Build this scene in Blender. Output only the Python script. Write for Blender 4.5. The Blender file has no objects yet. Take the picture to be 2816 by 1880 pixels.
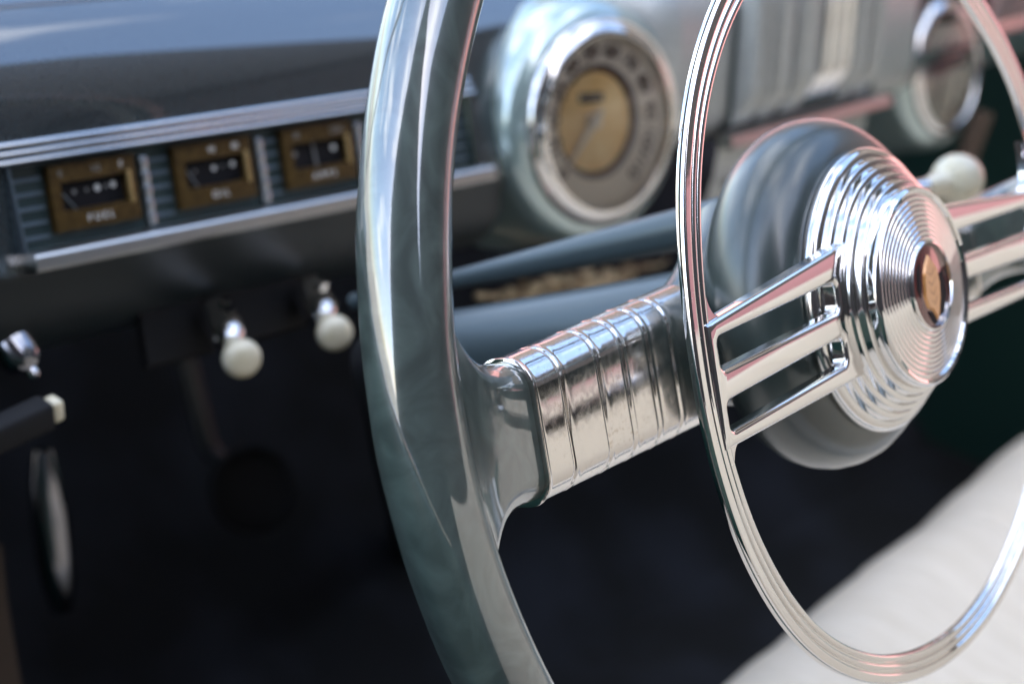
import bpy, bmesh, math, random
from mathutils import Vector, Matrix, noise
random.seed(7)
R = math.radians
sc = bpy.context.scene
COL = sc.collection

# ---------------------------------------------------------------- camera
CW = Vector((-0.67378944, -0.316226, 1.27055084))
CR = Vector((0.58857087, -0.7881887, 0.17984132))
CD = Vector((-0.21623087, -0.36782631, -0.90440479))
CF = Vector((0.778992, 0.49341907, -0.38692258))
FPX, PW, PH = 5532.48, 2816.0, 1880.0
cam_d = bpy.data.cameras.new('camera')
cam = bpy.data.objects.new('camera', cam_d)
COL.objects.link(cam)
cam.matrix_world = Matrix(((CR.x, -CD.x, -CF.x, CW.x), (CR.y, -CD.y, -CF.y, CW.y), (CR.z, -CD.z, -CF.z, CW.z), (0, 0, 0, 1)))
cam_d.sensor_fit = 'HORIZONTAL'
cam_d.sensor_width = 22.2
cam_d.lens = FPX / PW * 22.2
cam_d.clip_start = 0.02
cam_d.clip_end = 5000
cam_d.dof.use_dof = True
cam_d.dof.focus_distance = 0.652
cam_d.dof.aperture_fstop = 5.0
cam_d.dof.aperture_blades = 0
sc.camera = cam

# ---------------------------------------------------------------- sky, sun, exposure
SUN_TO = Vector((-0.60, -0.45, 0.66)).normalized()
SUN_EL = math.asin(SUN_TO.z)
SUN_AZ = math.atan2(SUN_TO.x, SUN_TO.y)
w = bpy.data.worlds.new('World')
sc.world = w
w.use_nodes = True
nt = w.node_tree
for n in list(nt.nodes):
    nt.nodes.remove(n)
out = nt.nodes.new('ShaderNodeOutputWorld')
bg = nt.nodes.new('ShaderNodeBackground')
sky = nt.nodes.new('ShaderNodeTexSky')
sky.sky_type = 'NISHITA'
sky.sun_disc = False
sky.sun_elevation = SUN_EL
sky.sun_rotation = SUN_AZ
sky.air_density = 1.0
sky.dust_density = 1.5
sky.ozone_density = 1.0
bg.inputs['Strength'].default_value = 0.15
tc = nt.nodes.new('ShaderNodeTexCoord')
mp = nt.nodes.new('ShaderNodeMapping')
mp.inputs['Scale'].default_value = (1.0, 1.0, 2.6)
nz = nt.nodes.new('ShaderNodeTexNoise')
nz.inputs['Scale'].default_value = 2.3
nz.inputs['Detail'].default_value = 8
nz.inputs['Roughness'].default_value = 0.55
cr = nt.nodes.new('ShaderNodeValToRGB')
cr.color_ramp.elements[0].position = 0.50
cr.color_ramp.elements[1].position = 0.70
mx = nt.nodes.new('ShaderNodeMix')
mx.data_type = 'RGBA'
mx.inputs['B'].default_value = (7.5, 7.6, 7.8, 1)
nt.links.new(tc.outputs['Generated'], mp.inputs['Vector'])
nt.links.new(mp.outputs['Vector'], nz.inputs['Vector'])
nt.links.new(nz.outputs['Fac'], cr.inputs['Fac'])
nt.links.new(cr.outputs['Color'], mx.inputs['Factor'])
nt.links.new(sky.outputs['Color'], mx.inputs['A'])
nt.links.new(mx.outputs['Result'], bg.inputs['Color'])
nt.links.new(bg.outputs['Background'], out.inputs['Surface'])

sun_d = bpy.data.lights.new('sun', 'SUN')
sun_d.energy = 2.0
sun_d.angle = R(0.5)
sun_d.color = (1.0, 0.95, 0.87)
sun = bpy.data.objects.new('sun', sun_d)
COL.objects.link(sun)
sun.rotation_euler = (-SUN_TO).to_track_quat('-Z', 'Y').to_euler()

sc.view_settings.view_transform = 'Standard'
sc.view_settings.look = 'None'
sc.view_settings.exposure = 2.4
sc.view_settings.gamma = 1.0
sc.view_settings.use_curve_mapping = False
sc.cycles.max_bounces = 10
sc.cycles.glossy_bounces = 6
sc.cycles.diffuse_bounces = 5
sc.cycles.caustics_reflective = True
sc.cycles.blur_glossy = 0.6
sc.cycles.sample_clamp_indirect = 6.0


# ---------------------------------------------------------------- helpers
def at(u, v, p, n):
    """point of the plane (p, n) seen at pixel (u, v) of the 2816 px photograph"""
    r = CF + CR * ((u - PW / 2) / FPX) + CD * ((v - PH / 2) / FPX)
    return CW + r * ((p - CW).dot(n) / r.dot(n))


def empty(name, label, cat, loc=(0, 0, 0), group=None):
    o = bpy.data.objects.new(name, None)
    o.empty_display_size = 0.05
    COL.objects.link(o)
    o.location = loc
    o['label'] = label
    o['category'] = cat
    if group:
        o['group'] = group
    return o


def root_loc(o):
    v = Vector()
    while o is not None:
        v += o.location
        o = o.parent
    return v


def link(name, bm, mat, parent=None, smooth=35, label=None, kind=None):
    """bm is in world coordinates; the part is stored relative to its thing"""
    me = bpy.data.meshes.new(name)
    if parent is not None:
        off = root_loc(parent)
        bmesh.ops.translate(bm, verts=bm.verts, vec=-off)
    bmesh.ops.recalc_face_normals(bm, faces=bm.faces)
    bm.to_mesh(me)
    bm.free()
    o = bpy.data.objects.new(name, me)
    COL.objects.link(o)
    for m in (mat if isinstance(mat, (list, tuple)) else [mat]):
        me.materials.append(m)
    if smooth is not None:
        for p in me.polygons:
            p.use_smooth = True
        me.set_sharp_from_angle(angle=R(smooth))
    if parent is not None:
        o.parent = parent
    if label:
        o['label'] = label
    if kind:
        o['kind'] = kind
    return o


def frame(o, x, y, z):
    return Matrix(((x.x, y.x, z.x, o.x), (x.y, y.y, z.y, o.y), (x.z, y.z, z.z, o.z), (0, 0, 0, 1)))


def loft(bm, rings, closed=True, cap=False, wrap=False):
    rv = [[bm.verts.new(p) for p in r] for r in rings]
    n = len(rv[0])
    m = len(rv)
    for i in range(m if wrap else m - 1):
        a, b = rv[i], rv[(i + 1) % m]
        for j in range(n if closed else n - 1):
            k = (j + 1) % n
            try:
                bm.faces.new((a[j], a[k], b[k], b[j]))
            except ValueError:
                pass
    if cap:
        bm.faces.new(rv[0][::-1])
        bm.faces.new(rv[-1])
    return rv


def lathe(bm, M, prof, seg=96):
    """profile of (radius, height) turned about the frame's z axis"""
    rings = []
    for r, z in prof:
        r = max(r, 1e-5)
        rings.append([M @ Vector((r * math.cos(2 * math.pi * k / seg), r * math.sin(2 * math.pi * k / seg), z)) for k in range(seg)])
    loft(bm, rings)
    return bm


def tube(bm, pts, rad, seg=24, cap=True):
    pts = [Vector(p) for p in pts]
    rings = []
    up = None
    for i, p in enumerate(pts):
        t = (pts[min(i + 1, len(pts) - 1)] - pts[max(i - 1, 0)]).normalized()
        if up is None:
            up = t.orthogonal().normalized()
        a = (up - t * up.dot(t)).normalized()
        up = a
        b = t.cross(a)
        r = rad[i] if isinstance(rad, (list, tuple)) else rad
        rings.append([p + (a * math.cos(2 * math.pi * k / seg) + b * math.sin(2 * math.pi * k / seg)) * r for k in range(seg)])
    loft(bm, rings, cap=cap)
    return bm


def box(bm, M, x0, x1, y0, y1, z0, z1, bev=0.0, seg=2):
    vs = [bm.verts.new(M @ Vector(p)) for p in ((x0, y0, z0), (x1, y0, z0), (x1, y1, z0), (x0, y1, z0), (x0, y0, z1), (x1, y0, z1), (x1, y1, z1), (x0, y1, z1))]
    fs = [bm.faces.new([vs[i] for i in f]) for f in ((3, 2, 1, 0), (4, 5, 6, 7), (0, 1, 5, 4), (1, 2, 6, 5), (2, 3, 7, 6), (3, 0, 4, 7))]
    if bev:
        es = list({e for f in fs for e in f.edges})
        bmesh.ops.bevel(bm, geom=es, offset=bev, segments=seg, profile=0.5, affect='EDGES')
    return bm


def sweep(bm, M, prof, x0, x1, n=1, fx=None):
    """profile of (u, n) carried along the frame's x axis"""
    rings = []
    for i in range(n + 1):
        x = x0 + (x1 - x0) * i / n
        rings.append([M @ Vector((x, p[0], p[1])) for p in prof])
    loft(bm, rings, closed=False)
    return bm


def prism(bm, M, prof, x0, x1):
    """closed profile (u, n) with end caps"""
    a = [bm.verts.new(M @ Vector((x0, p[0], p[1]))) for p in prof]
    b = [bm.verts.new(M @ Vector((x1, p[0], p[1]))) for p in prof]
    n = len(prof)
    for j in range(n):
        k = (j + 1) % n
        bm.faces.new((a[j], a[k], b[k], b[j]))
    bm.faces.new(a[::-1])
    bm.faces.new(b)
    return bm


def lettering(text, size, M, depth=0.0001, spacing=1.0):
    cu = bpy.data.curves.new('lettering', 'FONT')
    cu.body = text
    cu.size = size
    cu.align_x = 'CENTER'
    cu.align_y = 'CENTER'
    cu.extrude = depth
    cu.space_character = spacing
    cu.resolution_u = 3
    o = bpy.data.objects.new('lettering', cu)
    me = o.to_mesh()
    bm = bmesh.new()
    bm.from_mesh(me)
    o.to_mesh_clear()
    bpy.data.objects.remove(o)
    bpy.data.curves.remove(cu)
    bm.transform(M)
    return bm


def T(x, y, z=0):
    return Matrix.Translation((x, y, z))


# ---------------------------------------------------------------- materials
def mat(name, col, rough=0.5, metal=0.0, coat=0.0, spec=0.5, **kw):
    m = bpy.data.materials.new(name)
    m.use_nodes = True
    b = m.node_tree.nodes['Principled BSDF']
    b.inputs['Base Color'].default_value = (*col, 1)
    b.inputs['Roughness'].default_value = rough
    b.inputs['Metallic'].default_value = metal
    b.inputs['Coat Weight'].default_value = coat
    b.inputs['Coat Roughness'].default_value = kw.get('coat_rough', 0.04)
    b.inputs['Specular IOR Level'].default_value = spec
    m['b'] = 1
    return m


def nodes(m):
    return m.node_tree, m.node_tree.nodes['Principled BSDF']


def add_noise(m, scale, c1, c2, lo=0.35, hi=0.65, detail=6, stretch=(1, 1, 1), target='Base Color', dist=0.0):
    nt, b = nodes(m)
    tc = nt.nodes.new('ShaderNodeTexCoord')
    mp = nt.nodes.new('ShaderNodeMapping')
    mp.inputs['Scale'].default_value = stretch
    nz = nt.nodes.new('ShaderNodeTexNoise')
    nz.inputs['Scale'].default_value = scale
    nz.inputs['Detail'].default_value = detail
    nz.inputs['Distortion'].default_value = dist
    cr = nt.nodes.new('ShaderNodeValToRGB')
    cr.color_ramp.elements[0].position = lo
    cr.color_ramp.elements[1].position = hi
    cr.color_ramp.elements[0].color = (*c1, 1)
    cr.color_ramp.elements[1].color = (*c2, 1)
    nt.links.new(tc.outputs['Object'], mp.inputs['Vector'])
    nt.links.new(mp.outputs['Vector'], nz.inputs['Vector'])
    nt.links.new(nz.outputs['Fac'], cr.inputs['Fac'])
    nt.links.new(cr.outputs['Color'], b.inputs[target])
    return cr


def add_bump(m, scale, strength, dist=0.001, detail=4, stretch=(1, 1, 1), coat=False):
    nt, b = nodes(m)
    tc = nt.nodes.new('ShaderNodeTexCoord')
    mp = nt.nodes.new('ShaderNodeMapping')
    mp.inputs['Scale'].default_value = stretch
    nz = nt.nodes.new('ShaderNodeTexNoise')
    nz.inputs['Scale'].default_value = scale
    nz.inputs['Detail'].default_value = detail
    bp = nt.nodes.new('ShaderNodeBump')
    bp.inputs['Strength'].default_value = strength
    bp.inputs['Distance'].default_value = dist
    nt.links.new(tc.outputs['Object'], mp.inputs['Vector'])
    nt.links.new(mp.outputs['Vector'], nz.inputs['Vector'])
    nt.links.new(nz.outputs['Fac'], bp.inputs['Height'])
    nt.links.new(bp.outputs['Normal'], b.inputs['Normal'])
    if coat:
        nt.links.new(bp.outputs['Normal'], b.inputs['Coat Normal'])


g3 = lambda v: (v, v, v)
CHROME = mat('chrome', (0.78, 0.765, 0.75), 0.03, 1.0)
add_noise(CHROME, 260, g3(0.025), g3(0.10), 0.55, 0.8, 3, target='Roughness')
HUBCHROME = mat('worn_chrome', (0.77, 0.755, 0.735), 0.09, 1.0)
add_noise(HUBCHROME, 160, g3(0.06), g3(0.16), 0.4, 0.75, 5, target='Roughness')
RINGCHROME = mat('ring_chrome', (0.80, 0.78, 0.76), 0.04, 1.0)
add_noise(RINGCHROME, 900, g3(0.03), g3(0.30), 0.66, 0.74, 3, target='Roughness')
add_bump(RINGCHROME, 60, 0.06, 0.001, 3)
PITTED = mat('pitted_chrome', (0.75, 0.74, 0.73), 0.06, 1.0)
add_noise(PITTED, 700, (0.77, 0.735, 0.70), (0.46, 0.39, 0.30), 0.56, 0.76, 8)
add_noise(PITTED, 330, g3(0.11), g3(0.24), 0.40, 0.78, 8, target='Roughness')
add_bump(PITTED, 40, 0.025, 0.0012, 2)
_nt, _b = nodes(PITTED)
_tc = _nt.nodes.new('ShaderNodeTexCoord')
_n1 = _nt.nodes.new('ShaderNodeTexNoise')
_n1.inputs['Scale'].default_value = 55
_n1.inputs['Detail'].default_value = 4
_r1 = _nt.nodes.new('ShaderNodeValToRGB')
_r1.color_ramp.elements[0].position = 0.42
_r1.color_ramp.elements[1].position = 0.62
_mx = _nt.nodes.new('ShaderNodeMix')
_mx.data_type = 'RGBA'
_mx.inputs['A'].default_value = (0.77, 0.735, 0.70, 1)
_src = _b.inputs['Base Color'].links[0].from_socket
_nt.links.new(_tc.outputs['Object'], _n1.inputs['Vector'])
_nt.links.new(_n1.outputs['Fac'], _r1.inputs['Fac'])
_nt.links.new(_r1.outputs['Color'], _mx.inputs['Factor'])
_nt.links.new(_src, _mx.inputs['B'])
_nt.links.new(_mx.outputs['Result'], _b.inputs['Base Color'])
SATIN = mat('satin_chrome', (0.55, 0.54, 0.52), 0.30, 1.0)
DIALMETAL = mat('dial_metal', (0.78, 0.72, 0.63), 0.42, 0.1)
GLASS = mat('instrument_glass', (1, 1, 1), 0.02)
_n = GLASS.node_tree
_t = _n.nodes.new('ShaderNodeBsdfTransparent')
_g = _n.nodes.new('ShaderNodeBsdfGlossy')
_g.inputs['Roughness'].default_value = 0.03
_f = _n.nodes.new('ShaderNodeFresnel')
_f.inputs['IOR'].default_value = 1.5
_m = _n.nodes.new('ShaderNodeMixShader')
_n.links.new(_f.outputs[0], _m.inputs[0])
_n.links.new(_t.outputs[0], _m.inputs[1])
_n.links.new(_g.outputs[0], _m.inputs[2])
_n.links.new(_m.outputs[0], _n.nodes['Material Output'].inputs['Surface'])
_n.nodes.remove(_n.nodes['Principled BSDF'])
# marbled green moulded rim
RIMGREEN = mat('marbled_green_plastic', (0.06, 0.10, 0.09), 0.30, 0.0, 1.0, coat_rough=0.03)
nodes(RIMGREEN)[1].inputs['Coat IOR'].default_value = 2.3
add_noise(RIMGREEN, 34, (0.042, 0.055, 0.049), (0.105, 0.138, 0.120), 0.36, 0.84, 10, stretch=(1.6, 1.0, 1.0), dist=2.4)
add_bump(RIMGREEN, 26, 0.16, 0.002, 2, coat=True)
SHROUD = mat('dark_green_plastic', (0.030, 0.050, 0.048), 0.38, 0.0, 0.8, coat_rough=0.24)
nodes(SHROUD)[1].inputs['Coat IOR'].default_value = 1.6
add_noise(SHROUD, 30, (0.016, 0.026, 0.024), (0.038, 0.055, 0.050), 0.38, 0.80, 7, dist=0.8)
add_bump(SHROUD, 50, 0.05, 0.001, 3, coat=True)
PAINT = mat('dark_green_paint', (0.012, 0.020, 0.024), 0.35, 0.0, 1.0, 0.5, coat_rough=0.05)
nodes(PAINT)[1].inputs['Coat IOR'].default_value = 2.3
add_noise(PAINT, 500, (0.010, 0.017, 0.020), (0.016, 0.026, 0.030), 0.3, 0.7, 3)
LOWPAINT = mat('dull_green_paint', (0.012, 0.018, 0.020), 0.45, 0.0, 0.5, 0.4, coat_rough=0.35)
PODPAINT = mat('lit_green_paint', (0.15, 0.22, 0.20), 0.30, 0.55, 1.0, coat_rough=0.08)  # dash green made paler, standing in for strong light on the pods
add_noise(PODPAINT, 600, (0.30, 0.40, 0.38), (0.38, 0.49, 0.47), 0.3, 0.7, 3)
nodes(PODPAINT)[1].inputs['Coat IOR'].default_value = 2.3
GRILLEPAINT = mat('grey_green_paint', (0.22, 0.25, 0.23), 0.40, 0.35, 0.3, coat_rough=0.15)
add_noise(GRILLEPAINT, 300, (0.36, 0.37, 0.35), (0.44, 0.45, 0.43), 0.3, 0.7, 3)
PANELGREEN = mat('ribbed_panel_green', (0.028, 0.050, 0.052), 0.35, 0.3, 0.5)
RIBBLUE = mat('blue_rib_highlight', (0.20, 0.25, 0.29), 0.30, 0.85)  # blue highlight along the rib tops is put into the colour
DIVIDER = mat('dull_chrome', (0.55, 0.58, 0.60), 0.30, 1.0)
BRONZE = mat('bronze_lacquer', (0.23, 0.135, 0.035), 0.5, 0.25, 0.0, 0.25)
add_noise(BRONZE, 260, (0.042, 0.023, 0.005), (0.090, 0.053, 0.013), 0.3, 0.7, 5)
BRASS = mat('pale_brass', (0.42, 0.29, 0.12), 0.35, 0.5)
BLACK = mat('black_dial', (0.006, 0.006, 0.008), 0.6, 0, 0, 0.2)
WHITE = mat('white_marking', (0.75, 0.75, 0.72), 0.5)
FADED = mat('faded_marking', (0.25, 0.25, 0.24), 0.5)
REDINK = mat('dark_red_numeral', (0.050, 0.014, 0.014), 0.5)
INK = mat('dark_numeral', (0.020, 0.020, 0.028), 0.5)
AMBER = mat('amber_dial', (0.62, 0.37, 0.12), 0.35, 0.25, 0.3)
add_noise(AMBER, 60, (0.80, 0.53, 0.22), (0.92, 0.70, 0.38), 0.3, 0.7, 4)
CREAMDIAL = mat('cream_dial', (0.74, 0.68, 0.58), 0.4, 0.1)
IVORY = mat('aged_ivory_plastic', (0.66, 0.62, 0.48), 0.25, 0.0, 0.6)
add_noise(IVORY, 90, (0.56, 0.49, 0.33), (0.68, 0.62, 0.47), 0.3, 0.7, 4)
SEATCLOTH = mat('cream_seat_cloth', (0.80, 0.73, 0.64), 0.75, 0.0, 0.0, 0.3)
add_noise(SEATCLOTH, 26, (0.67, 0.57, 0.435), (0.76, 0.66, 0.525), 0.3, 0.7, 5, stretch=(6, 1, 1))
add_bump(SEATCLOTH, 700, 0.25, 0.0006, 2, stretch=(1, 0.2, 1))
BACKCLOTH = mat('shaded_backrest_cloth', (0.62, 0.50, 0.36), 0.8, 0.0, 0.0, 0.3)  # cream seat cloth toned tan in place of shade on the backrest
SEATSIDE = mat('dark_seat_face', (0.02, 0.02, 0.024), 0.8)
RUBBER = mat('black_rubber', (0.010, 0.010, 0.011), 0.65, 0.0, 0.0, 0.2)
CARPET = mat('shaded_floor_mat', (0.012, 0.014, 0.020), 0.85)
add_noise(CARPET, 9, (0.0015, 0.0018, 0.0025), (0.016, 0.019, 0.028), 0.42, 0.72, 3)  # near-black colour stands in for the shade of the footwell
DARKMETAL = mat('dark_enamel', (0.018, 0.020, 0.023), 0.4, 0.2, 0.3)
GUNMETAL = mat('polished_gunmetal', (0.26, 0.26, 0.28), 0.14, 1.0)
COLUMNPAINT = mat('column_paint', (0.055, 0.075, 0.082), 0.38, 0.2, 0.3, coat_rough=0.2)
HEADLINER = mat('grey_board', (0.12, 0.11, 0.10), 0.9)
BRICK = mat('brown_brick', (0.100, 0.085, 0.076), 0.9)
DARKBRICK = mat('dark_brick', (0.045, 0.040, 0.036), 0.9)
DOORTRIM = mat('tan_door_trim', (0.40, 0.33, 0.25), 0.7)
DOORGREEN = mat('door_green_paint', (0.03, 0.085, 0.070), 0.35, 0.1, 0.6)
BROWN = mat('brown_trim', (0.065, 0.040, 0.024), 0.7)
CRUST = mat('brown_wire_loom', (0.30, 0.20, 0.11), 0.6)
add_noise(CRUST, 90, (0.20, 0.12, 0.07), (0.75, 0.62, 0.42), 0.40, 0.60, 5)
MAROON = mat('emblem_maroon', (0.14, 0.035, 0.03), 0.25, 0.2, 1.0)
EMBAMBER = mat('emblem_amber', (0.62, 0.28, 0.08), 0.25, 0.3, 1.0)
SALMON = mat('salmon_stucco', (0.72, 0.36, 0.34), 0.9)
add_noise(SALMON, 1.2, (0.54, 0.245, 0.235), (0.62, 0.295, 0.285), 0.3, 0.7, 6)
PAVE = mat('pale_pavement', (0.42, 0.38, 0.32), 0.9)
add_noise(PAVE, 0.8, (0.36, 0.33, 0.28), (0.48, 0.44, 0.37), 0.3, 0.7, 8)

# ---------------------------------------------------------------- frames
AL = R(25)
HUB = Vector((0, 0, 1.0))
WM = frame(HUB, Vector((1, 0, 0)), Vector((0, math.sin(AL), math.cos(AL))), Vector((0, -math.cos(AL), math.sin(AL))))
XD = Vector((1, -0.065, 0)).normalized()
tt = R(24)
UD = Vector((0, math.sin(tt), math.cos(tt)))
UD = (UD - XD * UD.dot(XD)).normalized()
ND = XD.cross(UD)
PD = Vector((-0.11408215, 0.29610745, 0.9297708))
DM = frame(PD, XD, UD, ND)

# ---------------------------------------------------------------- ground and surroundings
bm = bmesh.new()
bmesh.ops.create_grid(bm, x_segments=8, y_segments=8, size=400)
g = link('ground', bm, PAVE, None, None)
g['kind'] = 'structure'
I4 = Matrix.Identity(4)

bl = empty('building', 'salmon pink building with brown brick upper floor beyond the passenger side of the car', 'building', (9, -8, 0))
bm = bmesh.new()
box(bm, I4, 9, 16, -26, 16, 0, 2.75, 0.02)
link('ground_floor', bm, SALMON, bl)
bm = bmesh.new()
box(bm, I4, 9.05, 16, -26, 16, 2.754, 6.6, 0.02)
link('upper_floor', bm, BRICK, bl)
bm = bmesh.new()
box(bm, I4, 8.8, 16.2, -26.2, 16.2, 6.604, 6.85, 0.02)
link('roof', bm, HEADLINER, bl)
bm = bmesh.new()
box(bm, I4, 9.1, 15.9, -25.9, -10.5, 6.854, 20, 0.02)
link('sky_blocking_tower', bm, BRICK, bl)  # unseen, added to keep rear sky out of the rim's reflections
b2 = empty('building', 'added unseen dark brick building blocking the sun on the driver side', 'building', (-6, -10, 0))
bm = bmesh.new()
box(bm, I4, -14, -4, -30, -0.6, 0, 9.0, 0.02)  # invented block out of view, keeps sun off the cabin and darkens reflections
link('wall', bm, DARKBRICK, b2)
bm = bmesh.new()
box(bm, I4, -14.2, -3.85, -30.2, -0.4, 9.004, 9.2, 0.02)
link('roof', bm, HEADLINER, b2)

b3 = empty('building', 'added unseen dark brick building blocking the sky behind the car', 'building', (2, -22, 0))
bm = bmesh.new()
box(bm, I4, -3.9, 8.9, -30, -13, 0, 19.0, 0.02)  # out-of-view block added so the rim reflects dark towards the rear
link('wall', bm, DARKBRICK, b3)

# ---------------------------------------------------------------- car body round the cabin
car = empty('open_car', 'dark green open car body round the dashboard and front seat', 'car', (0.5, 0.2, 0.0))
bm = tube(bmesh.new(), [(-0.44, 0.46, 1.42), (0.0, 0.49, 1.45), (0.5, 0.50, 1.46), (1.0, 0.49, 1.45), (1.44, 0.46, 1.42)], 0.018, 16)
link('windscreen_header', bm, CHROME, car)
for sx in (-0.45, 1.45):
    bm = bmesh.new()
    tube(bm, [(sx, 0.86, 1.02), (sx * 0.995, 0.46, 1.42)], 0.016, 12)
    link('windscreen_pillar', bm, CHROME, car)
bm = bmesh.new()
box(bm, I4, -0.46, 1.46, -1.6, 0.62, 0.31, 0.34)
link('floor_pan', bm, CARPET, car)
bm = bmesh.new()
for a, b in (((0.42, 0.34), (0.80, 0.60)), ((0.80, 0.60), (0.86, 1.02))):
    vs = [bm.verts.new((x, y, z)) for x, (y, z) in ((-0.45, a), (1.45, a), (1.45, b), (-0.45, b))]
    bm.faces.new(vs)
link('firewall', bm, CARPET, car)
bm = bmesh.new()
rings = []
for j in range(9):
    y = 0.86 + 1.25 * j / 8
    rings.append([Vector((0.5 + x, y, 1.02 - 0.02 * j / 8 - 0.12 * (abs(x) / 0.9) ** 3)) for x in [-0.9 + 1.8 * k / 12 for k in range(13)]])
loft(bm, rings, closed=False)
link('bonnet', bm, PODPAINT, car)
bm = bmesh.new()
box(bm, I4, -0.45, 1.45, -1.62, -1.58, 0.34, 1.05)
link('rear_bulkhead', bm, HEADLINER, car)
for x0, x1 in ((-0.50, -0.43), (1.43, 1.50)):
    bm = bmesh.new()
    box(bm, I4, x0, x1, -0.85, 0.72, 0.29, 0.98, 0.012, 3)
    d = link('door', bm, DOORGREEN, car)
    bm = bmesh.new()
    box(bm, I4, (x0 + x1) / 2 - 0.012, (x0 + x1) / 2 + 0.012, -0.85, 0.62, 0.982, 0.996, 0.004)
    link('window_sill', bm, CHROME, d)

# ---------------------------------------------------------------- bench seat
seat = empty('bench_seat', 'cream cloth bench seat with stitched pleats at the lower right', 'seat', (0.5, -0.2, 0.35))
SY = lambda x: 0.0865 + 0.062 * x          # front edge of the cushion
pl = [-0.36 + 0.118 * k for k in range(16)]


def seat_prof(puff):
    pr = []
    for k in range(9):                     # rounded front roll
        a = R(200 - 110 * k / 8)
        pr.append((-0.06 + 0.06 * -math.cos(a) * 1.0, 0.62 + 0.062 * math.sin(a) + puff * 0.5))
    for k in range(1, 15):
        s = k / 14
        pr.append((-0.06 - 0.44 * s, 0.682 - 0.05 * s + puff))
    return pr


for i in range(len(pl) - 1):
    bm = bmesh.new()
    rings = []
    for k in range(9):
        s = k / 8
        x = pl[i] + 0.118 * s
        puff = 0.0055 * (1 - abs(2 * s - 1) ** 3) - 0.0055
        rr = []
        for p in seat_prof(puff):
            q = Vector((x, SY(x) + p[0], p[1]))
            wv = noise.noise(q * 6.0) * 0.0035 + noise.noise(q * 19.0 + Vector((3, 1, 5))) * 0.0016
            q += Vector((0, wv * 0.8, wv))
            rr.append(q)
        rings.append(rr)
    loft(bm, rings, closed=False)
    link('pleat', bm, SEATCLOTH, seat, 60)
bm = bmesh.new()
box(bm, I4, -0.36, 1.40, -0.42, 0.045, 0.36, 0.60, 0.01)
link('seat_base', bm, SEATSIDE, seat)
for i in range(len(pl) - 1):
    bm = bmesh.new()
    rings = []
    for k in range(7):
        s = k / 6
        x = pl[i] + 0.118 * s
        puff = 0.008 * (1 - (2 * s - 1) ** 4)
        rr = []
        for q in range(11):
            t = q / 10
            rr.append(Vector((x, -0.40 - 0.16 * t + puff, 0.62 + 0.465 * t)))
        for q in range(1, 7):
            a = R(180 * q / 6)
            rr.append(Vector((x, -0.60 + 0.04 * math.cos(a), 1.085 + 0.04 * math.sin(a))))
        rings.append(rr)
    loft(bm, rings, closed=False)
    link('backrest_pleat', bm, BACKCLOTH, seat, 60)

# ---------------------------------------------------------------- dashboard
dash = empty('dashboard', 'dark green metal dashboard with gauges, speedometer and radio grille', 'dashboard', tuple(PD))
# upper shell: steep face above the moulding that rolls over to the top
prof = [(0.0372, 0.0035), (0.055, 0.0035)]
u, n, h = 0.055, 0.0035, 0.0
steps = 26
for k in range(steps):
    h = R(68) * min(1, ((k + 1) / steps) ** 1.15)
    u += math.cos(h) * 0.0034
    n -= math.sin(h) * 0.0034
    prof.append((u, n))
for k in range(10):
    u += math.cos(h) * 0.045
    n -= math.sin(h) * 0.045
    prof.append((u, n))
bm = sweep(bmesh.new(), DM, prof, -0.34, 1.55, 8)
link('cowl', bm, PAINT, dash, 60)
# lower shell rolling under
prof = [(-0.0088, 0.0035), (-0.0100, 0.0026), (-0.0135, -0.0006), (-0.019, -0.0052), (-0.026, -0.0108), (-0.033, -0.0165), (-0.039, -0.0225), (-0.044, -0.030), (-0.048, -0.042), (-0.050, -0.07), (-0.045, -0.15)]
bm = sweep(bmesh.new(), DM, prof, -0.34, 0.335, 4)
link('lower_panel', bm, LOWPAINT, dash, 60)
for x0, x1 in ((-0.34, -0.0005), (0.3025, 0.352)):
    link('side_panel', sweep(bmesh.new(), DM, [(-0.0088, 0.0035), (0.0372, 0.0035)], x0, x1), PAINT, dash)
# knob rail hanging under the lower panel
bm = prism(bmesh.new(), DM, [(-0.036, -0.024), (-0.0655, -0.024), (-0.068, -0.028), (-0.036, -0.028)], 0.080, 0.197)
link('control_rail', bm, RUBBER, dash)

# three stacked chrome mouldings
for k in range(3):
    u0 = 0.0374 + 0.0037 * k
    pr = []
    for q in range(9):
        a = R(-60 + 240 * q / 8)
        pr.append((u0 + 0.00185 - 0.00160 * math.cos(R(180) * q / 8), 0.0030 + 0.0055 * math.sin(R(180) * q / 8) ** 0.8))
    x1 = 0.3035 - 0.0015 * k
    bm = sweep(bmesh.new(), DM, pr, -0.34, x1, 2)
    ring = [DM @ Vector((x1, p[0], p[1])) for p in pr]
    tip = [DM @ Vector((x1 + 0.003, u0 + 0.00185, 0.0035))] * len(pr)
    loft(bm, [ring, tip], closed=False)
    bmesh.ops.remove_doubles(bm, verts=bm.verts, dist=1e-6)
    link('chrome_moulding', bm, CHROME, dash, 40)
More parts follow.
